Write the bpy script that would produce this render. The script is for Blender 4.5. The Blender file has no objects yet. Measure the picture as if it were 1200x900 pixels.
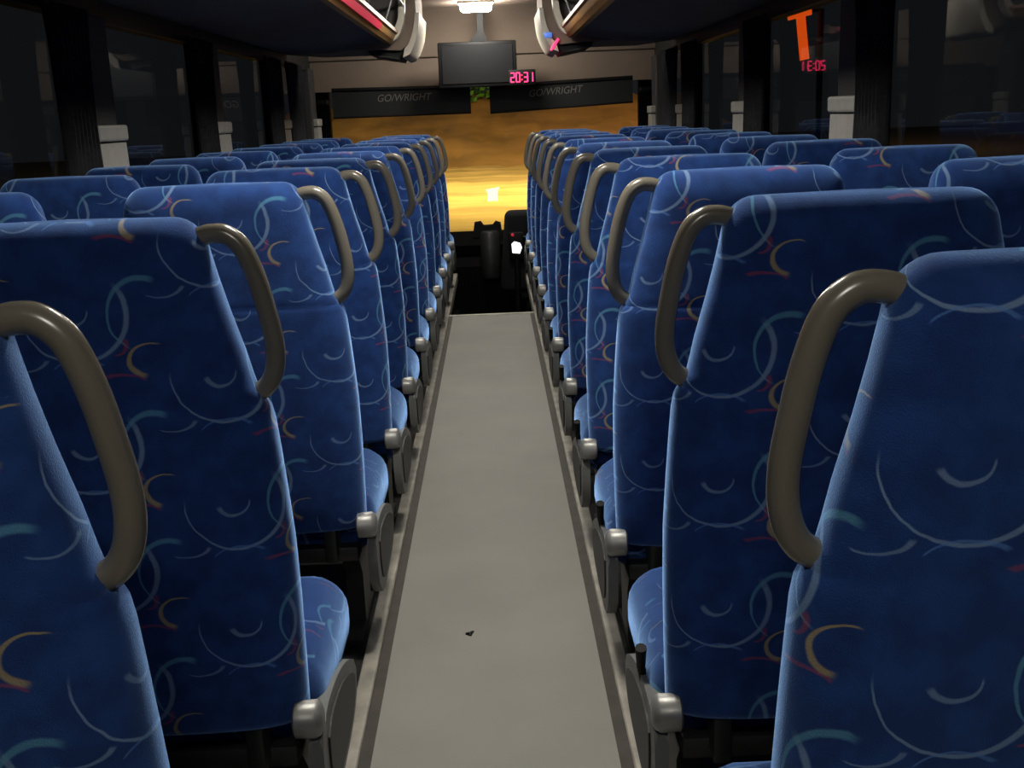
import bpy, bmesh, math, random
from mathutils import Vector, Matrix
random.seed(7)
SC = bpy.context.scene
C = SC.collection
PI = math.pi

# ------------------------------------------------------------------ helpers
def S(r, g, b):
    f = lambda c: (c/255/12.92 if c/255 <= .04045 else ((c/255+.055)/1.055)**2.4)
    return (f(r), f(g), f(b), 1)

def mat(name, col, rough=.6, metal=0., spec=.5, emit=None, estr=0., noise=None, sheen=0., bump=0.):
    m = bpy.data.materials.new(name); m.use_nodes = True
    nt = m.node_tree; b = nt.nodes['Principled BSDF']
    b.inputs['Base Color'].default_value = col
    b.inputs['Roughness'].default_value = rough
    b.inputs['Metallic'].default_value = metal
    b.inputs['Specular IOR Level'].default_value = spec
    if emit:
        b.inputs['Emission Color'].default_value = emit
        b.inputs['Emission Strength'].default_value = estr
    if sheen:
        b.inputs['Sheen Weight'].default_value = sheen
    if noise:
        sc, amt = noise[0], noise[1]
        tc = nt.nodes.new('ShaderNodeTexCoord'); mp = nt.nodes.new('ShaderNodeMapping')
        mp.inputs['Scale'].default_value = noise[2] if len(noise) > 2 else (1, 1, 1)
        nz = nt.nodes.new('ShaderNodeTexNoise'); nz.inputs['Scale'].default_value = sc; nz.inputs['Detail'].default_value = 5
        nt.links.new(tc.outputs['Object'], mp.inputs['Vector']); nt.links.new(mp.outputs['Vector'], nz.inputs['Vector'])
        mx = nt.nodes.new('ShaderNodeMix'); mx.data_type = 'RGBA'
        lo = tuple(c*(1-amt) for c in col[:3])+(1,); hi = tuple(min(1, c*(1+amt)) for c in col[:3])+(1,)
        mr = nt.nodes.new('ShaderNodeMapRange'); mr.inputs['From Min'].default_value = .32; mr.inputs['From Max'].default_value = .68
        nt.links.new(nz.outputs['Fac'], mr.inputs['Value']); nt.links.new(mr.outputs['Result'], mx.inputs['Factor'])
        mx.inputs['A'].default_value = lo; mx.inputs['B'].default_value = hi
        nt.links.new(mx.outputs['Result'], b.inputs['Base Color'])
        if bump:
            bp = nt.nodes.new('ShaderNodeBump'); bp.inputs['Strength'].default_value = bump; bp.inputs['Distance'].default_value = .01
            nt.links.new(nz.outputs['Fac'], bp.inputs['Height']); nt.links.new(bp.outputs['Normal'], b.inputs['Normal'])
    return m

def glass_mat(name, tint, refl_mul=1.0):
    m = bpy.data.materials.new(name); m.use_nodes = True
    nt = m.node_tree; nt.nodes.clear()
    out = nt.nodes.new('ShaderNodeOutputMaterial'); mx = nt.nodes.new('ShaderNodeMixShader')
    tr = nt.nodes.new('ShaderNodeBsdfTransparent'); tr.inputs['Color'].default_value = tint
    gl = nt.nodes.new('ShaderNodeBsdfGlossy'); gl.inputs['Roughness'].default_value = .02
    fr = nt.nodes.new('ShaderNodeFresnel'); fr.inputs['IOR'].default_value = 1.5
    ml = nt.nodes.new('ShaderNodeMath'); ml.operation = 'MULTIPLY'; ml.inputs[1].default_value = refl_mul; ml.use_clamp = True
    ge = nt.nodes.new('ShaderNodeNewGeometry'); iv = nt.nodes.new('ShaderNodeMath'); iv.operation = 'SUBTRACT'; iv.inputs[0].default_value = 1
    m2 = nt.nodes.new('ShaderNodeMath'); m2.operation = 'MULTIPLY'
    nt.links.new(ge.outputs['Backfacing'], iv.inputs[1]); nt.links.new(iv.outputs[0], m2.inputs[1])
    nt.links.new(fr.outputs[0], ml.inputs[0]); nt.links.new(ml.outputs[0], m2.inputs[0]); nt.links.new(m2.outputs[0], mx.inputs[0])
    nt.links.new(tr.outputs[0], mx.inputs[1]); nt.links.new(gl.outputs[0], mx.inputs[2])
    nt.links.new(mx.outputs[0], out.inputs['Surface'])
    return m

def obj(name, bm, m, parent=None, smooth=True, mats=None):
    bmesh.ops.recalc_face_normals(bm, faces=bm.faces)
    me = bpy.data.meshes.new(name); bm.to_mesh(me); bm.free()
    for x in (mats or [m]): me.materials.append(x)
    if smooth:
        me.shade_smooth()
        try: me.set_sharp_from_angle(angle=math.radians(38))
        except Exception: pass
    o = bpy.data.objects.new(name, me); C.objects.link(o)
    if parent: o.parent = parent
    return o

def thing(name, label, cat, loc=(0, 0, 0), group=None):
    o = bpy.data.objects.new(name, None); C.objects.link(o); o.location = loc
    o['label'] = label; o['category'] = cat
    if group: o['group'] = group
    return o

def tag(o, label, cat, group=None):
    o['label'] = label; o['category'] = cat
    if group: o['group'] = group
    return o

def struct(name, bm, m, smooth=False, mats=None):
    o = obj(name, bm, m, None, smooth, mats); o['kind'] = 'structure'
    return o

def box(bm, x0, x1, y0, y1, z0, z1, bev=0., seg=2, mi=0):
    old = set(bm.faces)
    M = Matrix.Translation(((x0+x1)/2, (y0+y1)/2, (z0+z1)/2)) @ Matrix.Diagonal((abs(x1-x0), abs(y1-y0), abs(z1-z0), 1))
    r = bmesh.ops.create_cube(bm, size=1, matrix=M)
    vs = r['verts']
    fs = set(f for v in vs for f in v.link_faces)
    if bev > 0:
        es = list(set(e for v in vs for e in v.link_edges))
        bmesh.ops.bevel(bm, geom=es, offset=bev, segments=seg, profile=.5, affect='EDGES')
    for f in bm.faces:
        if f not in old: f.material_index = mi
    return bm

def tube(bm, pts, r, seg=12, caps=True):
    pts = [Vector(p) for p in pts]
    n = len(pts); rings = []
    up = Vector((0, 1, 0))
    for i, p in enumerate(pts):
        t = (pts[min(i+1, n-1)] - pts[max(i-1, 0)]).normalized()
        a = up - t*up.dot(t)
        if a.length < 1e-4: a = Vector((1, 0, 0)) - t*t.x
        a.normalize(); b = t.cross(a)
        rr = r[i] if isinstance(r, (list, tuple)) else r
        rings.append([bm.verts.new(p + a*rr*math.cos(2*PI*k/seg) + b*rr*math.sin(2*PI*k/seg)) for k in range(seg)])
    for i in range(n-1):
        for k in range(seg):
            bm.faces.new((rings[i][k], rings[i][(k+1) % seg], rings[i+1][(k+1) % seg], rings[i+1][k]))
    if caps:
        bm.faces.new(rings[0][::-1]); bm.faces.new(rings[-1])
    return bm

def catmull(pts, sub=6):
    pts = [Vector(p) for p in pts]; out = []
    P = [pts[0]*2-pts[1]] + pts + [pts[-1]*2-pts[-2]]
    for i in range(1, len(P)-2):
        p0, p1, p2, p3 = P[i-1:i+3]
        for k in range(sub):
            t = k/sub
            out.append(.5*((2*p1)+(p2-p0)*t+(2*p0-5*p1+4*p2-p3)*t*t+(3*p1-p0-3*p2+p3)*t**3))
    out.append(pts[-1]); return out

def prism(bm, poly, axis, a0, a1, mi=0):
    """extrude a closed outline (list of 2D points) along x, y or z"""
    def P(u, v, a):
        return (a, u, v) if axis == 'x' else ((u, a, v) if axis == 'y' else (u, v, a))
    A = [bm.verts.new(P(u, v, a0)) for u, v in poly]
    B = [bm.verts.new(P(u, v, a1)) for u, v in poly]
    n = len(poly)
    fs = [bm.faces.new(A[::-1]), bm.faces.new(B)]
    for i in range(n): fs.append(bm.faces.new((A[i], A[(i+1) % n], B[(i+1) % n], B[i])))
    for f in fs: f.material_index = mi
    return bm

def sheet(bm, pts, thick):
    """ribbon wall with thickness: closed prism from an open (u,v) polyline, offset by thick"""
    n = len(pts); out = []
    for i in range(n):
        a = Vector(pts[max(i-1, 0)]); b = Vector(pts[min(i+1, n-1)])
        d = (b-a).normalized(); nn = Vector((-d.y, d.x))
        out.append(tuple(Vector(pts[i]) + nn*thick))
    return list(pts) + out[::-1]

def lathe(bm, prof, seg=24, M=Matrix()):
    rings = []
    for r, z in prof:
        rings.append([bm.verts.new(M @ Vector((r*math.cos(2*PI*k/seg), r*math.sin(2*PI*k/seg), z))) for k in range(seg)])
    for i in range(len(rings)-1):
        for k in range(seg):
            bm.faces.new((rings[i][k], rings[i][(k+1) % seg], rings[i+1][(k+1) % seg], rings[i+1][k]))
    bm.faces.new(rings[0][::-1]); bm.faces.new(rings[-1])
    return bm

def copy_tree(o, parent=None):
    c = o.copy(); C.objects.link(c)
    if parent: c.parent = parent
    for ch in [k for k in o.children]: copy_tree(ch, c)
    return c

# ------------------------------------------------------------------ fabric
def fabric():
    m = bpy.data.materials.new('blue_moquette'); m.use_nodes = True
    nt = m.node_tree; N = nt.nodes; Lk = nt.links; b = N['Principled BSDF']
    def math_(op, a, c=None, clamp=False):
        n = N.new('ShaderNodeMath'); n.operation = op; n.use_clamp = clamp
        for i, v in enumerate((a, c)):
            if v is None: continue
            if isinstance(v, (int, float)): n.inputs[i].default_value = v
            else: Lk.new(v, n.inputs[i])
        return n.outputs[0]
    def smooth(x, lo, hi):
        n = N.new('ShaderNodeMapRange'); n.interpolation_type = 'SMOOTHSTEP'
        for k, v in (('From Min', lo), ('From Max', hi)):
            if isinstance(v, (int, float)): n.inputs[k].default_value = v
            else: Lk.new(v, n.inputs[k])
        Lk.new(x, n.inputs['Value']); return n.outputs['Result']
    uv = N.new('ShaderNodeUVMap'); uv.uv_map = 'UVMap'
    oi = N.new('ShaderNodeObjectInfo')
    sep = N.new('ShaderNodeSeparateXYZ'); Lk.new(uv.outputs['UV'], sep.inputs[0])
    wob = N.new('ShaderNodeTexNoise'); wob.inputs['Scale'].default_value = 28; Lk.new(uv.outputs['UV'], wob.inputs['Vector'])
    wv = math_('MULTIPLY', math_('SUBTRACT', wob.outputs['Fac'], .5), .006)
    TW, TH = .205, .200
    su = math_('ADD', math_('ADD', sep.outputs['X'], wv), math_('MULTIPLY', oi.outputs['Random'], .61))
    sv = math_('ADD', math_('ADD', sep.outputs['Y'], wv), math_('MULTIPLY', oi.outputs['Random'], .37))
    def arc(cx, cy, rx, ry, w, mid, half, grow=1):
        # nearest repeat of the motif; neighbouring columns are half a repeat higher
        k = math_('ROUND', math_('DIVIDE', math_('SUBTRACT', su, cx), TW))
        px = math_('SUBTRACT', math_('SUBTRACT', su, cx), math_('MULTIPLY', k, TW))
        py = math_('SUBTRACT', math_('SUBTRACT', sv, cy), math_('MULTIPLY', k, TH*.5))
        py = math_('SUBTRACT', py, math_('MULTIPLY', math_('ROUND', math_('DIVIDE', py, TH)), TH))
        dx = math_('DIVIDE', px, rx); dy = math_('DIVIDE', py, ry)
        d = math_('SQRT', math_('ADD', math_('MULTIPLY', dx, dx), math_('MULTIPLY', dy, dy)))
        ca, sa = math.cos(math.radians(mid)), math.sin(math.radians(mid))
        dot = math_('DIVIDE', math_('ADD', math_('MULTIPLY', dx, ca), math_('MULTIPLY', dy, sa)), d)
        crs = math_('DIVIDE', math_('SUBTRACT', math_('MULTIPLY', dy, ca), math_('MULTIPLY', dx, sa)), d)
        inr = smooth(dot, math.cos(math.radians(half)), math.cos(math.radians(half*.8)))
        s = math_('MULTIPLY', math_('ADD', math_('MULTIPLY', crs, grow), 1), .5)
        ww = math_('ADD', math_('MULTIPLY', s, w*.75), w*.32)
        e = math_('MULTIPLY', math_('ABSOLUTE', math_('SUBTRACT', d, 1)), rx)
        ln = math_('SUBTRACT', 1, smooth(e, math_('MULTIPLY', ww, .35), ww))
        return math_('MULTIPLY', ln, inr)
    base = N.new('ShaderNodeTexNoise'); base.inputs['Scale'].default_value = 22; base.inputs['Detail'].default_value = 6
    Lk.new(uv.outputs['UV'], base.inputs['Vector'])
    cur = N.new('ShaderNodeMix'); cur.data_type = 'RGBA'
    Lk.new(smooth(base.outputs['Fac'], .3, .7), cur.inputs['Factor'])
    cur.inputs['A'].default_value = (.0085, .030, .135, 1); cur.inputs['B'].default_value = (.0140, .052, .210, 1)
    cur = cur.outputs['Result']
    def lay(fac, colr, k=1.):
        nonlocal cur
        n = N.new('ShaderNodeMix'); n.data_type = 'RGBA'
        Lk.new(math_('MULTIPLY', fac, k, True), n.inputs['Factor']); Lk.new(cur, n.inputs['A']); n.inputs['B'].default_value = colr
        cur = n.outputs['Result']
    WB = (.30, .46, .68, 1); TE = (.12, .36, .52, 1); YE = (.62, .48, .12, 1); RE = (.36, .05, .08, 1); LB = (.09, .22, .55, 1)
    lay(arc(.000, .100, .076, .070, .0054, 285, 118, 1), WB, .46)
    lay(arc(-.004, .106, .024, .022, .0050, 280, 85, -1), WB, .40)
    lay(arc(.098, .096, .050, .054, .0054, 155, 95, -1), TE, .55)
    lay(arc(.106, .030, .033, .025, .0060, 160, 100, 1), YE, .46)
    lay(arc(.060, -.006, .036, .016, .0085, 75, 60, 1), RE, .45)
    lay(arc(.000, .010, .042, .024, .0046, 95, 65, -1), LB, .6)
    lay(arc(.054, .052, .016, .014, .0060, 330, 70, 1), RE, .45)
    lay(arc(.126, .140, .034, .020, .0048, 290, 60, 1), WB, .36)
    Lk.new(cur, b.inputs['Base Color'])
    b.inputs['Roughness'].default_value = .85; b.inputs['Specular IOR Level'].default_value = .15
    pile = N.new('ShaderNodeBsdfSheen'); pile.distribution = 'MICROFIBER'; pile.inputs['Color'].default_value = (.20, .36, .68, 1); pile.inputs['Roughness'].default_value = .5
    ad = N.new('ShaderNodeAddShader'); Lk.new(b.outputs[0], ad.inputs[0]); Lk.new(pile.outputs[0], ad.inputs[1]); Lk.new(ad.outputs[0], N['Material Output'].inputs['Surface'])
    b.inputs['Sheen Weight'].default_value = .8; b.inputs['Sheen Roughness'].default_value = .32
    b.inputs['Sheen Tint'].default_value = (.30, .55, 1, 1)
    fz = N.new('ShaderNodeTexNoise'); fz.inputs['Scale'].default_value = 500; fz.inputs['Detail'].default_value = 2
    Lk.new(uv.outputs['UV'], fz.inputs['Vector'])
    bp = N.new('ShaderNodeBump'); bp.inputs['Strength'].default_value = .6; bp.inputs['Distance'].default_value = .002
    Lk.new(fz.outputs['Fac'], bp.inputs['Height']); Lk.new(bp.outputs['Normal'], b.inputs['Normal'])
    return m

M = dict(
    fabric=fabric(),
    handle=mat('grey_handle_plastic', S(112, 108, 98), .24, 0, .6),
    silver=mat('brushed_silver', S(150, 150, 146), .4, .35),
    alu=mat('worn_aluminium', S(176, 172, 160), .42, .15, noise=(14, .25)),
    greyp=mat('grey_plastic', S(112, 114, 112), .45),
    darkp=mat('charcoal_plastic', S(36, 38, 38), .5, noise=(30, .2)),
    black=mat('black_plastic', S(10, 10, 11), .6, 0, .25, noise=(25, .2)),
    vinyl=mat('grey_vinyl', S(137, 135, 128), .62, noise=(3.0, .07)),
    rubber=mat('dark_rubber', S(62, 57, 50), .7, noise=(20, .2)),
    carpet=mat('dark_floor', S(34, 34, 34), .9, noise=(60, .3)),
    ceil=mat('beige_ceiling', S(132, 116, 102), .75, noise=(2.5, .08)),
    rackdark=mat('charcoal_liner', S(92, 88, 87), .8, noise=(6, .12)),
    cream=mat('cream_plastic', S(205, 198, 182), .45),
    pillar=mat('pale_grey_trim', S(168, 166, 158), .55, noise=(20, .06)),
    pillard=mat('dark_pillar', S(62, 61, 62), .8),
    curtain=mat('black_curtain', S(66, 65, 68), .95, noise=(40, .2)),
    glass=glass_mat('tinted_glass', (.74, .75, .74, 1), .7),
    screen=glass_mat('clear_glass', (.96, .97, .96, 1), .7),
    blind=mat('dark_blind', S(17, 20, 22), .75, noise=(8, .1)),
    dash=mat('matt_black', S(7, 7, 8), .85, 0, .1),
    letter=mat('grey_print', S(112, 108, 102), .7),
    lamp=mat('lamp_diffuser', (1, .95, .85, 1), .4, emit=(1, .95, .86, 1), estr=20),
    led=mat('red_led', (.9, .03, .12, 1), .4, emit=(1, .03, .14, 1), estr=.55),
    redstrip=mat('red_strip', (.45, .02, .05, 1), .35, emit=(1, .03, .10, 1), estr=.09),
    white_e=mat('white_screen', (1, 1, 1, 1), .4, emit=(1, 1, .95, 1), estr=.9),
    blue_e=mat('blue_light', (.1, .2, .8, 1), .4, emit=(.12, .3, .9, 1), estr=.13),
    sign=mat('orange_sign', (1, .12, .01, 1), .4, emit=(1, .10, .006, 1), estr=.30),
    fabricd=mat('black_cloth', S(18, 18, 20), .9, noise=(60, .3)),
    amber=mat('amber_wood', S(168, 124, 66), .45, noise=(8, .12)),
)

# ------------------------------------------------------------------ ground, bank outside
def ground_mat():
    m = mat('sandy_gravel', (.42, .30, .13, 1), .9, noise=(.28, .35, (.5, 1.6, 1)), bump=.4)
    return m
bm = bmesh.new()
nx, ny = 40, 50
g = [[bm.verts.new((-17+34*i/nx, 10.6+110*j/ny, -1.75+.10*random.random()*(j > 3))) for j in range(ny+1)] for i in range(nx+1)]
for i in range(nx):
    for j in range(ny): bm.faces.new((g[i][j], g[i+1][j], g[i+1][j+1], g[i][j+1]))
o = struct('ground', bm, ground_mat(), True)
bm = bmesh.new()
prof = [(66, -1.8), (70, -1.2), (76, -.1), (82, .8), (88, 1.9), (92, 3.0), (98, 3.2), (98, -1.8)]
nx = 60; rings = []
for i in range(nx+1):
    x = -15.5+31*i/nx
    rings.append([bm.verts.new((x, y+random.uniform(-.6, .6), -1.8+(z+1.8)*min(1, (15.6-abs(x))/5.5)**.3+random.uniform(-.12, .12)*(z > -1.7))) for y, z in prof])
for i in range(nx):
    for k in range(len(prof)):
        kk = (k+1) % len(prof); bm.faces.new((rings[i][k], rings[i+1][k], rings[i+1][kk], rings[i][kk]))
bm.faces.new(rings[0]); bm.faces.new(rings[-1][::-1])
o = struct('bank', bm, mat('earth_bank', S(150, 118, 72), .95, noise=(.22, .35, (1, 1, 4))), True)
# hedge on top of the bank
bm = bmesh.new()
for k in range(900):
    x = random.uniform(-9, 9); y = random.uniform(88.5, 91.5); z = 2.2+random.random()**.8*(2.3+.5*math.sin(x*.9))
    r = random.uniform(.18, .42); a = Vector((random.uniform(-1, 1), random.uniform(-1, 1), random.uniform(-1, 1))).normalized()
    b_ = a.orthogonal().normalized(); c_ = a.cross(b_)
    p = Vector((x, y, z))
    bm.faces.new([bm.verts.new(p+b_*r), bm.verts.new(p+c_*r*.6), bm.verts.new(p-b_*r), bm.verts.new(p-c_*r*.6)])
tag(obj('hedge', bm, mat('hedge_leaf', S(70, 128, 48), .8, noise=(.8, .3)), None, False), 'green hedge on top of the brown bank beyond the windscreen', 'hedge')
# glowing block added on the gravel to stand for a windscreen reflection
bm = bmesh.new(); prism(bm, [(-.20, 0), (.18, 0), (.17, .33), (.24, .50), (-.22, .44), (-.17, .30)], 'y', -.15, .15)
o = obj('reflection_block', bm, mat('pale_reflection_glow', S(235, 225, 200), .5, emit=(1, .88, .66, 1), estr=.30)); o.location = (.02, 39.5, -1.72)
tag(o, 'small pale glowing block outside, standing in for a reflection in the windscreen', 'lamp')

# ------------------------------------------------------------------ bus shell
YB, YF = -1.6, 10.25       # rear and windscreen
WX = 1.5                   # inner wall
YE = 7.25                  # end of the aisle
bm = bmesh.new(); box(bm, -.256, .256, YB, YE, -.04, .006); struct('floor', bm, M['vinyl'])
n = 0
for s in (-1, 1):
    bm = bmesh.new(); box(bm, s*.256, s*.282, YB, YE, -.04, .008); n += 1; struct('trim_%d' % n, bm, M['rubber'])
    bm = bmesh.new(); box(bm, s*.282, s*.320, YB, YE+2.0, -.05, .016, .003, 1); n += 1; struct('trim_%d' % n, bm, M['alu'])
    bm = bmesh.new(); box(bm, s*.320, s*WX, YB, 9.3, -.30, .004); struct('floor_'+('left' if s < 0 else 'right'), bm, M['carpet'])
bm = bmesh.new(); box(bm, -.282, .282, YE, YE+.03, -.04, .014, .004, 2); n += 1; struct('trim_%d' % n, bm, M['alu'])
# steps down to the front
bm = bmesh.new()
box(bm, -.282, .282, YE+.0, YE+.4, -.6, -.22); box(bm, -.282, .282, YE+.4, 9.3, -.6, -.44); box(bm, -WX, WX, 9.3, YF, -.66, -.44)
box(bm, -.282, .282, YE-.02, YE+.0, -.6, -.041)
for s in (-1, 1): box(bm, s*.283, s*.34, YE+.02, 9.3, -.6, -.30)
struct('floor_front', bm, M['dash'])
# walls below and above the windows
for s, nm in ((-1, 'left'), (1, 'right')):
    bm = bmesh.new()
    box(bm, s*WX, s*(WX+.08), YB, YF+.1, -.66, .92)
    box(bm, s*WX, s*(WX+.08), YB, YF+.1, 1.72, 2.3)
    box(bm, s*(WX-.05), s*WX, YB, 9.6, .84, .90, .01)
    struct('wall_'+nm, bm, M['darkp'])
bm = bmesh.new(); box(bm, -WX-.08, WX+.08, YB-.08, YB, -.66, 2.3); struct('wall_rear', bm, M['darkp'])
# ceiling with the header that bends down to the windscreen
pts = [(YB, 2.16), (9.55, 2.16), (9.75, 2.13), (9.9, 2.04), (9.98, 1.92), (10.02, 1.80), (10.05, 1.79), (10.10, 1.54)]
bm = bmesh.new(); prism(bm, sheet(bm, pts, .04), 'x', -WX, WX); struct('ceiling', bm, M['ceil'], True)
# pillars with pale covers low down, dark above
PY = [.70, 2.60, 4.50, 6.38, 8.36]
n = 4+2
for s, nm in ((-1, 'left'), (1, 'right')):
    for i, y in enumerate(PY+[9.95]):
        bm = bmesh.new()
        w = .16 if i < 5 else .10
        box(bm, s*(WX-.025), s*(WX+.07), y-w-.03, y+w+.03, .9, 1.735, .012, 2, 0)
        # pale lower cover, flared to the bottom, with a cap block and a seam
        poly = [(y-w-.035, .88), (y+w+.035, .88), (y+w+.0, 1.245), (y-w-.0, 1.245)]
        prism(bm, poly, 'x', s*(WX-.06), s*(WX-.02), 1)
        box(bm, s*(WX-.07), s*(WX-.02), y-w-.015, y+w+.015, 1.252, 1.315, .01, 2, 1)
        o = obj('pillar', bm, None, None, False, [M['pillard'], M['pillar']]); o['kind'] = 'structure'
# side windows
edges = [YB]+[y for y in PY]+[9.95]
k = 0
for s in (-1, 1):
    for a, b_ in zip(edges[:-1], edges[1:]):
        k += 1
        bm = bmesh.new(); box(bm, s*(WX+.03), s*(WX+.038), a+.02, b_-.02, .90, 1.74)
        struct('window_%d' % k, bm, M['glass'])
# windscreen, raked a little
k += 1
bm = bmesh.new(); prism(bm, [(YF+.02, -.1), (YF+.03, -.1), (YF-.04, 2.1), (YF-.05, 2.1)], 'x', -1.42, 1.42); struct('window_%d' % k, bm, M['screen'])
bm = bmesh.new()
box(bm, -WX, WX, YF+.0, YF+.1, -.66, .20); box(bm, -1.5, 1.5, YF-.1, YF+.02, 1.60, 2.2)
for s in (-1, 1): box(bm, s*1.38, s*1.52, YF-.05, YF+.08, .2, 1.7, .02)
struct('wall_front', bm, M['black'])

# ------------------------------------------------------------------ curtains
CNAME = ['second', 'third', 'fourth', 'fifth']
def curtain(s, y0, y1, label):
    bm = bmesh.new(); nv = 12; nu = 56; cols = []
    for i in range(nu+1):
        t = i/nu; cl = []
        for j in range(nv+1):
            q = j/nv; z = 1.725-.80*q
            yy = y0+(y1-y0)*t; c = (y0+y1)/2
            yy = c+(yy-c)*(1-.18*math.sin(PI*min(1, q*1.05)))
            xx = WX-.065+.026*math.sin(t*2*PI*7+.5*math.sin(q*4))*(1-.2*q)
            cl.append(bm.verts.new((s*xx, yy, z)))
        cols.append(cl)
    for i in range(nu):
        for j in range(nv): bm.faces.new((cols[i][j], cols[i+1][j], cols[i+1][j+1], cols[i][j+1]))
    r = bmesh.ops.solidify(bm, geom=bm.faces[:], thickness=.006)
    t = thing('window_curtain', label, 'curtain', (s*WX, (y0+y1)/2, .93), 'gathered curtains beside the pillars')
    o = obj('curtain_cloth', bm, M['curtain'], t); o.matrix_parent_inverse = Matrix.Translation(-t.location)
    bm = bmesh.new(); tube(bm, [(s*(WX-.06), y0-.03, 1.728), (s*(WX-.06), y1+.03, 1.728)], .009, 10)
    o = obj('curtain_rail', bm, M['darkp'], t); o.matrix_parent_inverse = Matrix.Translation(-t.location)
order = ['second', 'third', 'last']
for s, nm in ((-1, 'left'), (1, 'right')):
    curtain(s, 3.98, 4.31, 'black gathered curtain at the first pillar in view along the %s windows' % nm)
    curtain(s, 5.83, 6.19, 'black gathered curtain at the second pillar along the %s windows' % nm)
    curtain(s, 7.78, 8.17, 'black gathered curtain before the third pillar along the %s windows' % nm)
    curtain(s, 8.56, 9.10, 'wide black curtain between the last %s pillar and the windscreen' % nm)

# ------------------------------------------------------------------ seats
def uvs(bm, o_uv):
    lay = bm.loops.layers.uv.new('UVMap')
    for f in bm.faces:
        for l in f.loops: l[lay].uv = o_uv(l.vert.co, f.normal, l)
def box_uv(co, nrm, l):
    a = [abs(c) for c in nrm]
    if a[0] >= a[1] and a[0] >= a[2]: return (co.y, co.z)
    if a[1] >= a[2]: return (co.x, co.z)
    return (co.x, co.y+co.z*0)

WTAB = [(.36, .2845), (.45, .287), (.56, .289), (.66, .2885), (.74, .284), (.80, .280), (.85, .276), (.872, .272), (.880, .268), (.886, .264),
        (.894, .262), (.906, .253), (.925, .248), (.96, .240), (1.02, .223), (1.07, .2105), (1.10, .204), (1.112, .2015)]
ZT = 1.163
def backrest_bm(s):
    levels = []   # (z, half width, depth, yoffset)
    for a in range(5):                                     # rounded bottom
        t = a/4*PI/2
        levels.append((.360-.018*math.cos(t), .2845-.018*(1-math.sin(t)), .135-.04*(1-math.sin(t)), .02*(1-math.sin(t))))
    for z, w in WTAB[1:]:
        q = (z-.36)/(ZT-.36)
        d = .135-.035*q
        y = .008*math.sin(q*PI)*-1
        if abs(z-.886) < .002: w -= .002; d -= .004; y += .002
        levels.append((z, w, d, y))
    r = ZT-1.112; w0, d0 = .2015, .100
    for a in range(1, 8):                                  # rounded shoulders
        t = a/7*PI/2
        levels.append((1.112+r*math.sin(t), w0-.008*a/7-.042*(1-math.cos(t)), d0-.064*(1-math.cos(t))*1.15, .042*(1-math.cos(t))))
    bm = bmesh.new(); lay = bm.loops.layers.uv.new('UVMap')
    SEG = 56; n = 4.6; rings = []; U = []
    for z, w, d, y in levels:
        ring = []; us = []
        acc = 0; prev = None
        for k in range(SEG):
            a = 2*PI*k/SEG+PI/4*0
            c, sn = math.cos(a), math.sin(a)
            e = 2/n
            x = w*math.copysign(abs(c)**e, c); yy = d/2+y+d/2*math.copysign(abs(sn)**(2/2.7), sn)
            # front hollowed a little between the side bolsters
            if sn > .3: yy -= .018*math.exp(-(x/(w*.75))**4)
            ring.append(bm.verts.new((s*x, yy, z)))
            us.append((x, yy))
        rings.append(ring)
        # perimeter coordinate measured from the middle of the rear face
        per = [0.]*SEG; k0 = SEG*3//4
        acc = 0
        for m_ in range(1, SEG//2+1):
            i0, i1 = (k0+m_-1) % SEG, (k0+m_) % SEG
            acc += math.dist(us[i0], us[i1]); per[i1] = acc
        acc = 0
        for m_ in range(1, SEG//2):
            i0, i1 = (k0-m_+1) % SEG, (k0-m_) % SEG
            acc -= math.dist(us[i0], us[i1]); per[i1] = acc
        U.append(per)
    def q(i, k): return rings[i][k % SEG]
    for i in range(len(rings)-1):
        for k in range(SEG):
            f = bm.faces.new((q(i, k), q(i, k+1), q(i+1, k+1), q(i+1, k)))
            pu = [U[i][k], U[i][(k+1) % SEG], U[i+1][(k+1) % SEG], U[i+1][k]]
            if max(pu)-min(pu) > .3: pu = [p if p > 0 else p+2*max(abs(v) for v in pu) for p in pu]
            pz = [levels[i][0]]*2+[levels[i+1][0]]*2
            for l, a, b_ in zip(f.loops, pu, pz): l[lay].uv = (s*a, b_)
    for ring, fl in ((rings[0], True), (rings[-1], False)):
        # closing cap as a fan with a centre vertex
        c = Vector((0, 0, 0))
        for v in ring: c += v.co
        c /= SEG
        cv = bm.verts.new((c.x, c.y, c.z+(.003 if not fl else -.002)))
        for k in range(SEG):
            a, b_ = ring[k], ring[(k+1) % SEG]
            f = bm.faces.new((b_, a, cv) if fl else (a, b_, cv))
            for l in f.loops: l[lay].uv = (l.vert.co.x, l.vert.co.z+l.vert.co.y)
    return bm

def cushion_bm(x0, x1):
    bm = bmesh.new(); box(bm, x0, x1, .085, .52, .245, .41, .068, 6)
    for v in bm.verts:
        c = v.co
        if c.z > .40: c.z += .012*math.cos((c.x-(x0+x1)/2)/(x1-x0)*PI)
    bm.normal_update(); uvs(bm, box_uv)
    return bm

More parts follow.
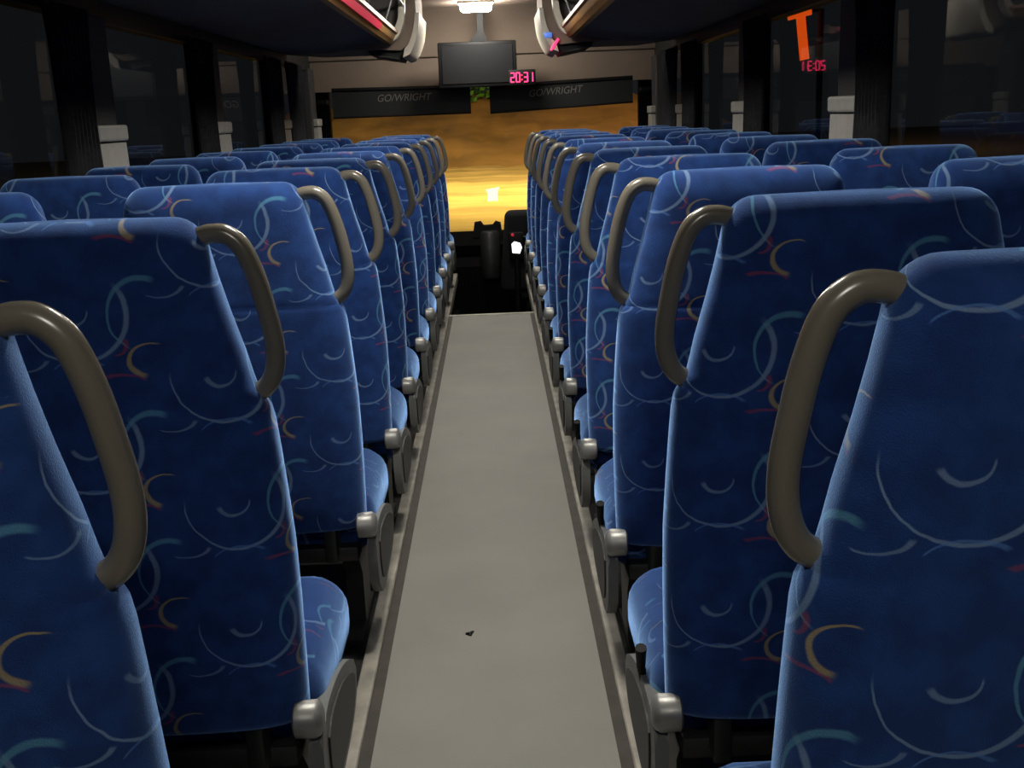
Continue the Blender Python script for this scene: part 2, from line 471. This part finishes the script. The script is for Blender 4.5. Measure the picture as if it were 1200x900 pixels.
HP = [(.440, 1.085), (.415, 1.115), (.388, 1.1325), (.366, 1.1375), (.347, 1.134), (.327, 1.115), (.311, 1.073), (.300, 1.025), (.2925, .98), (.2925, .945), (.300, .917), (.315, .900), (.337, .892), (.36, .888)]
CX = .577; CW = 1.164
def make_seat(s, aisle):
    root = bpy.data.objects.new('coach_seat', None); C.objects.link(root)
    obj('backrest', backrest_bm(s), M['fabric'], root)
    hx = .297 if aisle else .283
    sh = -.005 if aisle else 0
    a, b_ = sorted((s*(sh-hx+.002), s*(sh+hx-.006)))
    obj('seat_cushion', cushion_bm(a, b_), M['fabric'], root)
    # steel frame under the cushion
    bm = bmesh.new()
    box(bm, -.26, .26, .06, .50, .245, .285, .008, 2)
    for x in (-.2, .2): box(bm, x-.015, x+.015, .02, .10, .26, .42, .006, 2)
    obj('seat_frame', bm, M['darkp'], root)
    for x in ((-.225, .225) if aisle else (-.2, .2)):
        bm = bmesh.new()
        prism(bm, [(.12, .25), (.40, .25), (.33, .16), (.315, .03), (.40, .018), (.40, .004), (.10, .004), (.10, .018), (.20, .03), (.195, .16)], 'x', s*x-.022, s*x+.022)
        obj('leg', bm, M['darkp'], root)
    bm = bmesh.new()
    tube(bm, [(-.24, .36, .145), (.24, .36, .145)], .011, 10); 
    obj('footrest_bar', bm, M['greyp'], root)
    if aisle:
        bm = bmesh.new(); tube(bm, catmull([(s*(x-CX), .048, z) for x, z in HP], 5), .0148, 14)
        obj('grab_handle', bm, M['handle'], root)
        # recliner housing on the aisle side
        prof = []
        for y, z in [(.02, .315), (.07, .338), (.16, .338), (.27, .318), (.37, .28), (.43, .24), (.425, .20), (.37, .165), (.25, .15), (.12, .15), (.05, .175), (.02, .24)]: prof.append((y, z))
        pr = [(p.x, p.y) for p in catmull([(a_, b2, 0) for a_, b2 in prof+prof[:1]], 4)][:-1]
        bm = bmesh.new(); prism(bm, pr, 'x', s*(.267-CX), s*(.290-CX))
        bmesh.ops.bevel(bm, geom=[e for e in bm.edges if abs(e.verts[0].co.x-e.verts[1].co.x) < 1e-6], offset=.006, segments=2, affect='EDGES')
        sp = obj('side_panel', bm, M['greyp'], root)
        bm = bmesh.new(); prism(bm, [(y*.76+.055, z*.72+.066) for y, z in pr], 'x', s*(.2635-CX), s*(.2682-CX))
        obj('panel_inset', bm, M['darkp'], sp)
        bm = bmesh.new()
        Mx = Matrix.Translation((s*(.292-CX), .030, .352)) @ Matrix.Rotation(-s*PI/2, 4, 'Y')
        lathe(bm, [(.024, -.02), (.030, -.016), (.031, .016), (.026, .024), (.016, .028)], 20, Mx)
        obj('hinge_cap', bm, M['silver'], root)
        if s > 0:
          bm = bmesh.new(); tube(bm, [(s*(.276-CX), .20, .31), (s*(.268-CX), .19, .35), (s*(.266-CX), .17, .395)], [.008, .008, .010], 10)
          obj('recline_lever', bm, M['black'], root)
    return root

P_ = .7312
RY = [.8256+i*P_ for i in range(11)]; LY = [.9447+i*P_ for i in range(11)]
for i, d in enumerate((.0552, .0087, .0031, -.0162)): RY[i] += d
for i, d in enumerate((-.0452, -.0805, .0635, .0556)): LY[i] += d
ORD = ['first', 'second', 'third', 'fourth', 'fifth', 'sixth', 'seventh', 'eighth', 'ninth', 'tenth', 'eleventh']
for s, nm, YS in ((1, 'right', RY), (-1, 'left', LY)):
    for aisle in (True, False):
        proto = None
        for i, y in enumerate(YS):
            if not aisle and i < 1: continue
            if proto is None: o = proto = make_seat(s, aisle)
            else: o = copy_tree(proto)
            o.location = (s*(CX if aisle else CW), y, .008)
            where = 'first row from the camera' if i == 0 else ('front row farthest from the camera' if i == 10 else '%s row from the camera' % ORD[i])
            if aisle: o['label'] = 'blue patterned aisle seat with grab handle, %s side, %s' % (nm, where)
            else: o['label'] = 'blue patterned seat beside the %s windows, %s' % (nm, where)
            o['category'] = 'seat'
            o['group'] = ('aisle' if aisle else 'window')+' seats along the '+nm+' side'

# ------------------------------------------------------------------ luggage racks
def rack(s, nm):
    y0, y1 = YB+.02, 8.0
    t = thing('luggage_rack', 'dark overhead luggage rack along the %s side with a cream end frame' % nm, 'luggage rack', (s*1.0, 3.2, 1.8), 'overhead luggage racks')
    inv = Matrix.Translation(-t.location)
    def P(name, bm, m, smooth=True, par=t):
        o = obj(name, bm, m, par, smooth)
        if par is t: o.matrix_parent_inverse = inv
        return o
    # underside tray, from the wall to the lip
    und = [(s*1.495, 1.80), (s*1.30, 1.75), (s*1.0, 1.75), (s*.72, 1.80), (s*.60, 1.835)]
    bm = bmesh.new(); prism(bm, sheet(bm, und, s*-.02), 'y', y0, y1); P('shelf', bm, M['rackdark'])
    # reading light panel under the shelf
    bm = bmesh.new(); prism(bm, [(s*.66, 1.812), (s*.60, 1.828), (s*.588, 1.812), (s*.612, 1.788), (s*.655, 1.795)], 'y', y0, y1-.05); P('service_panel', bm, M['amber'])
    # rounded lip bar
    bm = bmesh.new(); prism(bm, [(s*.612, 1.788), (s*.588, 1.812), (s*.572, 1.845), (s*.556, 1.852), (s*.556, 1.875), (s*.575, 1.872), (s*.602, 1.84)], 'y', y0, y1-.02); P('lip', bm, M['amber'])
    if s < 0:
        bm = bmesh.new(); prism(bm, [(-.583, 1.809), (-.567, 1.842), (-.575, 1.846), (-.591, 1.813)], 'y', 5.0, 6.9); P('light_strip', bm, M['redstrip'])
    # upper rail of the open rack and the hoops that carry it
    bm = bmesh.new(); tube(bm, [(s*.513, y0, 2.04), (s*.513, y1-.02, 2.04)], .010, 10); P('rail', bm, M['silver'])
    for k in range(9):
        yy = y1-.95-k*1.0
        if yy < y0: break
        bm = bmesh.new(); tube(bm, catmull([(s*.57, yy, 1.86), (s*.535, yy, 1.95), (s*.513, yy, 2.04), (s*.52, yy, 2.15)], 4), .008, 8); P('hoop', bm, M['greyp'])
    # cream end frame: an open curved bracket
    outer = catmull([(s*.63, 1.80, 0), (s*.575, 1.815, 0), (s*.535, 1.87, 0), (s*.505, 1.97, 0), (s*.495, 2.155, 0)], 5)
    inner = catmull([(s*.63, 1.86, 0), (s*.60, 1.87, 0), (s*.565, 1.91, 0), (s*.545, 1.99, 0), (s*.535, 2.155, 0)], 5)
    bm = bmesh.new(); prism(bm, [(p.x, p.y) for p in outer]+[(p.x, p.y) for p in inner[::-1]], 'y', y1-.10, y1); P('end_frame', bm, M['cream'])
    bm = bmesh.new(); prism(bm, [(s*1.49, 1.79), (s*1.30, 1.76), (s*1.0, 1.76), (s*.64, 1.82), (s*.60, 1.87), (s*.545, 1.99), (s*.535, 2.15), (s*1.49, 2.15)], 'y', y1-.02, y1+.01); P('end_panel', bm, M['rackdark'])
    return t
rack(-1, 'left'); rack(1, 'right')
def locker(s, nm):
    y0, y1 = 8.12, 8.95
    t = thing('front_locker', 'grey overhead locker with cream front edge at the front %s, ahead of the rack' % nm, 'locker', (s*.9, 8.5, 1.75), 'overhead lockers at the front')
    inv = Matrix.Translation(-t.location)
    def P(name, bm, m, smooth=True):
        o = obj(name, bm, m, t, smooth); o.matrix_parent_inverse = inv; return o
    x0 = .47; 
    body = [(s*1.49, 1.80), (s*1.2, 1.77), (s*.75, 1.77), (s*.56, 1.755), (s*.50, 1.80), (s*.455, 1.90), (s*.44, 2.0), (s*.44, 2.155), (s*1.49, 2.155)]
    bm = bmesh.new(); prism(bm, body, 'y', y0, y1); P('locker_body', bm, M['ceil'])
    bm = bmesh.new()
    prism(bm, [(s*.80, 1.765), (s*.60, 1.745), (s*.55, 1.755), (s*.58, 1.70), (s*.78, 1.735)], 'y', y0+.1, y1-.1); P('vent_panel', bm, M['darkp'])
    outer = catmull([(s*.545, 1.705, 0), (s*.495, 1.73, 0), (s*.455, 1.80, 0), (s*.43, 1.88, 0), (s*.415, 2.0, 0)], 5)
    inner = catmull([(s*.53, 1.765, 0), (s*.50, 1.80, 0), (s*.475, 1.86, 0), (s*.455, 1.93, 0), (s*.445, 2.0, 0)], 5)
    bm = bmesh.new(); prism(bm, [(p.x, p.y) for p in outer]+[(p.x, p.y) for p in inner[::-1]], 'y', y0-.03, y1+.01); P('edge_trim', bm, M['cream'])
    if s > 0:
        bm = bmesh.new(); box(bm, .445, .50, y0-.05, y0-.03, 1.80, 1.835, .006, 2); P('blue_lamp', bm, M['blue_e'])
        bm = bmesh.new(); tube(bm, [(.49, y0-.035, 1.715), (.545, y0-.035, 1.79)], .009, 8); P('red_lamp', bm, M['led'])
locker(-1, 'left'); locker(1, 'right')

# ------------------------------------------------------------------ front fittings
t = thing('monitor', 'black flat monitor hanging from the ceiling above the windscreen', 'monitor', (-.04, 9.6, 1.5))
inv = Matrix.Translation(-t.location)
bm = bmesh.new(); box(bm, -.365, .285, 9.56, 9.62, 1.52, 1.885, .012, 2); o = obj('casing', bm, M['black'], t); o.matrix_parent_inverse = inv
bm = bmesh.new(); box(bm, -.335, .255, 9.553, 9.562, 1.55, 1.86, .003, 1); o = obj('screen', bm, mat('screen_off', S(8, 9, 12), .6, 0, .25), t); o.matrix_parent_inverse = inv
bm = bmesh.new(); prism(bm, [(-.10, 1.88), (.06, 1.88), (.02, 1.97), (.02, 2.162), (-.03, 2.162), (-.03, 1.97)], 'y', 9.58, 9.63); o = obj('bracket', bm, M['black'], t); o.matrix_parent_inverse = inv

def text_obj(name, body, size, m, parent, loc, rot, ext=.002, shear=0., sx=1.):
    cu = bpy.data.curves.new(name, 'FONT'); cu.body = body; cu.size = size; cu.extrude = ext; cu.align_x = 'CENTER'; cu.align_y = 'CENTER'; cu.shear = shear
    tmp = bpy.data.objects.new(name+'_c', cu); C.objects.link(tmp)
    bpy.context.view_layer.update()
    dg = bpy.context.evaluated_depsgraph_get()
    me = bpy.data.meshes.new_from_object(tmp.evaluated_get(dg))
    C.objects.unlink(tmp); bpy.data.objects.remove(tmp)
    me.name = name; me.materials.clear(); me.materials.append(m)
    me.transform(Matrix.Diagonal((sx, 1, 1, 1)))
    o = bpy.data.objects.new(name, me); C.objects.link(o)
    o.parent = parent; o.location = loc; o.rotation_euler = rot
    return o

t = thing('digital_clock', 'red digital clock glowing at the right lower corner of the monitor', 'clock', (.325, 9.52, 1.52))
bm = bmesh.new(); box(bm, -.112, .112, -.02, .03, .0, .125, .008, 2); obj('casing', bm, M['black'], t)
# seven segment digits 20:31
SEGS = {'2': 'abged', '0': 'abcdef', '3': 'abgcd', '1': 'bc'}
def seg(bm, x, z, ch, w=.030, h=.072, th=.0095):
    for c in SEGS[ch]:
        if c in 'agd':
            zz = z+{'a': h, 'g': h/2, 'd': 0}[c]
            box(bm, x, x+w, -.026, -.019, zz-th/2, zz+th/2)
        else:
            xx = x+(w if c in 'bc' else 0); z0 = z+(h/2 if c in 'bf' else 0)
            box(bm, xx-th/2, xx+th/2, -.026, -.019, z0, z0+h/2)
for x, ch in ((-.095, '2'), (-.050, '0'), (.014, '3'), (.056, '1')):
    bm = bmesh.new(); seg(bm, x, .027, ch); obj('digit', bm, M['led'], t, False)
bm = bmesh.new()
for z in (.045, .08): box(bm, -.008, .002, -.026, -.019, z-.005, z+.005)
obj('colon', bm, M['led'], t, False)

def blind(x0, x1, z0l, z0r, z1l, z1r, label, tx, tz, tilt):
    t = thing('sun_blind', label, 'blind', ((x0+x1)/2, 10.0, 1.3), 'sun blinds across the windscreen')
    cx = (x0+x1)/2
    bm = bmesh.new(); prism(bm, [(x0-cx, z0l-1.3), (x1-cx, z0r-1.3), (x1-cx, z1r-1.3), (x0-cx, z1l-1.3)], 'y', 0, .012); obj('blind_cloth', bm, M['blind'], t, False)
    bm = bmesh.new(); tube(bm, [(x0-cx, .006, z1l-1.3), (x1-cx, .006, z1r-1.3)], .018, 12); obj('roller', bm, M['black'], t)
    bm = bmesh.new(); tube(bm, [(x0-cx, .006, z0l-1.3), (x1-cx, .006, z0r-1.3)], .010, 10); obj('pull_bar', bm, M['black'], t)
    text_obj('lettering', 'GO/WRIGHT', .085, M['letter'], t, (tx-cx, -.004, tz-1.3), (PI/2, tilt, 0), .001, .25, .95)
blind(-1.32, -.118, 1.318, 1.318, 1.55, 1.535, 'dark sun blind with grey lettering across the left half of the windscreen', -.70, 1.465, -.0)
blind(.049, 1.30, 1.308, 1.355, 1.525, 1.56, 'dark sun blind with grey lettering across the right half of the windscreen', .62, 1.468, -.05)

# dashboard and driver's place
t = thing('dashboard', 'black dashboard across the front below the windscreen', 'dashboard', (0, 9.9, -.44))
inv = Matrix.Translation(-t.location)
bm = bmesh.new(); prism(bm, [(9.62, -.44), (9.60, .02), (9.66, .10), (9.63, .20), (9.72, .285), (10.22, .265), (10.22, -.44)], 'x', -1.46, 1.46); o = obj('dash_body', bm, M['dash'], t, False); o.matrix_parent_inverse = inv
bm = bmesh.new(); prism(bm, [(-.15, .26), (.11, .26), (.10, .37), (.055, .385), (.03, .355), (-.05, .352), (-.075, .388), (-.13, .38)], 'y', 9.68, 9.86); o = obj('instrument_hood', bm, M['black'], t, False); o.matrix_parent_inverse = inv
bm = bmesh.new(); lathe(bm, [(.075, .0), (.085, .05), (.085, .38), (.07, .40)], 20, Matrix.Translation((.0, 9.60, -.08))); o = obj('gear_column', bm, M['darkp'], t); o.matrix_parent_inverse = inv
t = thing('driver_seat', 'black driver seat at the front right, partly hidden by passenger seats', 'driver seat', (.44, 9.1, -.44))
bm = bmesh.new(); box(bm, -.36, .36, .0, .12, .30, .97, .055, 5)
for v in bm.verts: v.co.x *= 1-.20*max(0, (v.co.z-.5))**1.0*1.6
obj('backrest', bm, M['fabricd'], t)
bm = bmesh.new(); box(bm, -.26, .26, .05, .42, .22, .38, .05, 4); obj('seat_cushion', bm, M['fabricd'], t)
bm = bmesh.new(); box(bm, -.16, .16, .08, .34, .0, .23, .03, 3); obj('pedestal', bm, M['black'], t)
t = thing('ticket_machine', 'small ticket machine with a glowing white screen beside the driver seat', 'ticket machine', (.215, 9.0, -.40))
bm = bmesh.new(); box(bm, -.06, .06, .0, .07, .55, .76, .012, 2); obj('casing', bm, M['black'], t)
bm = bmesh.new(); prism(bm, [(-.034, .60), (.025, .592), (.043, .64), (.03, .675), (-.015, .690), (-.037, .672)], 'y', -.006, .004); obj('screen', bm, M['white_e'], t, False)
bm = bmesh.new(); tube(bm, [(0, .035, .0), (0, .035, .56)], .022, 12); obj('stand', bm, M['black'], t)
bm = bmesh.new(); lathe(bm, [(.012, 0), (.012, .012), (.006, .016)], 12, Matrix.Translation((-.028, .0, .745)) @ Matrix.Rotation(PI/2, 4, 'X')); obj('indicator_lamp', bm, M['redstrip'], t)

# scrap of litter on the aisle floor
bm = bmesh.new(); prism(bm, [(-.011, -.004), (.009, .006), (.010, .012), (.001, .009), (.004, -.012), (-.001, -.013), (-.003, .005), (-.012, .001)], 'z', 0, .003)
o = obj('scrap', bm, M['black'], None, False); o.location = (-.061, 2.62, .0062); tag(o, 'tiny black scrap of litter lying on the grey aisle floor', 'litter')

# ------------------------------------------------------------------ orange sign outside
t = thing('letter_sign', 'glowing orange letter T sign outside the right side windows', 'sign', (5.0, 18.3, -1.7))
bm = bmesh.new()
prism(bm, [(-.60, 4.28), (.74, 4.30), (.84, 4.42), (-.57, 4.50)], 'x', 0, .018)
prism(bm, [(-.24, 4.285), (.25, 4.29), (-.03, 3.63), (-.51, 3.64)], 'x', 0, .018)
obj('letter', bm, M['sign'], t, False)
bm = bmesh.new(); tube(bm, [(.30, -.10, 0), (.30, -.10, 4.4)], .05, 12); box(bm, .12, .48, -.30, .10, 0, .05)
tube(bm, [(.10, -.10, 4.38), (.30, -.10, 4.38)], .03, 8)
obj('post', bm, M['black'], t)
bm = bmesh.new(); box(bm, 1.9, 60, -20, 10.5, -1.95, -1.75); box(bm, -60, -1.9, -20, 10.5, -1.95, -1.75); box(bm, 17, 60, 10.5, 120, -1.95, -1.78); box(bm, -60, -17, 10.5, 120, -1.95, -1.78); struct('ground_side', bm, M['carpet'])

# ------------------------------------------------------------------ lights of the place
def ceiling_lamp(y, power, label, w=.25, l=.16, dp=.075):
    t = thing('ceiling_light', label, 'light', (-.03, y, 2.16), 'ceiling lights along the aisle')
    bm = bmesh.new(); box(bm, -w/2-.015, w/2+.015, -l/2-.015, l/2+.015, -.018, .004, .006, 2); obj('housing', bm, M['cream'], t)
    bm = bmesh.new(); box(bm, -w/2, w/2, -l/2, l/2, -dp, -.012, min(dp*.45, .03), 4)
    lm = M['lamp'].copy(); lm.name = 'lamp_diffuser'
    lm.node_tree.nodes['Principled BSDF'].inputs['Emission Strength'].default_value = power
    obj('diffuser', bm, lm, t)
ceiling_lamp(9.18, 38, 'lit ceiling light at the front above the monitor')
LAMPS = [(-.3, 22), (2.28, 46), (4.7, 36), (7.0, 31)]
for y, p in LAMPS:
    ceiling_lamp(y, p, 'lit ceiling light over the aisle between the luggage racks', .30, .14, .04)

def area(name, loc, target, size, power, col):
    li = bpy.data.lights.new(name, 'AREA'); li.energy = power; li.size = size; li.color = col
    o = bpy.data.objects.new(name, li); C.objects.link(o); o.location = loc
    o.rotation_euler = (Vector(target)-Vector(loc)).to_track_quat('-Z', 'Y').to_euler(); return o
l1 = area('street_lamp_light', (6, 36, 14), (.5, 46, -1.7), 1.5, 1900, (1, .77, .28)); l1.data.spread = math.radians(125)
area('street_lamp_light.001', (-3, 50, 14), (4, 80, 0), 2.0, 700, (1, .74, .30))
area('street_lamp_light.002', (22, 62, 14), (14, 82, 0), 2.0, 900, (1, .50, .20))

w = bpy.data.worlds.new('World'); SC.world = w; w.use_nodes = True
w.node_tree.nodes['Background'].inputs['Color'].default_value = (.010, .011, .013, 1)
w.node_tree.nodes['Background'].inputs['Strength'].default_value = .25

# ------------------------------------------------------------------ camera
F, PITCH, YAW, ROLL, CAMX = 1301.24, .2392, .0098, .0398, .0464
fh = Vector((math.sin(YAW), math.cos(YAW), 0)); r = Vector((math.cos(YAW), -math.sin(YAW), 0)); z = Vector((0, 0, 1))
fwd = fh*math.cos(PITCH)-z*math.sin(PITCH); up = fh*math.sin(PITCH)+z*math.cos(PITCH)
rx = r*math.cos(ROLL)-up*math.sin(ROLL); ux = r*math.sin(ROLL)+up*math.cos(ROLL)
cam = bpy.data.cameras.new('camera'); co = bpy.data.objects.new('camera', cam); C.objects.link(co)
Mc = Matrix((rx, ux, -fwd)).transposed().to_4x4(); Mc.translation = (CAMX, 0, 1.3)
co.matrix_world = Mc
cam.sensor_fit = 'HORIZONTAL'; cam.sensor_width = 36; cam.lens = F/1200*36; cam.clip_start = .02; cam.clip_end = 500
SC.camera = co
SC.view_settings.view_transform = 'Standard'; SC.view_settings.look = 'None'; SC.view_settings.gamma = 1; SC.view_settings.use_curve_mapping = False
SC.view_settings.exposure = 1.9
SC.cycles.use_denoising = True
SC.cycles.max_bounces = 6; SC.cycles.sample_clamp_indirect = 3
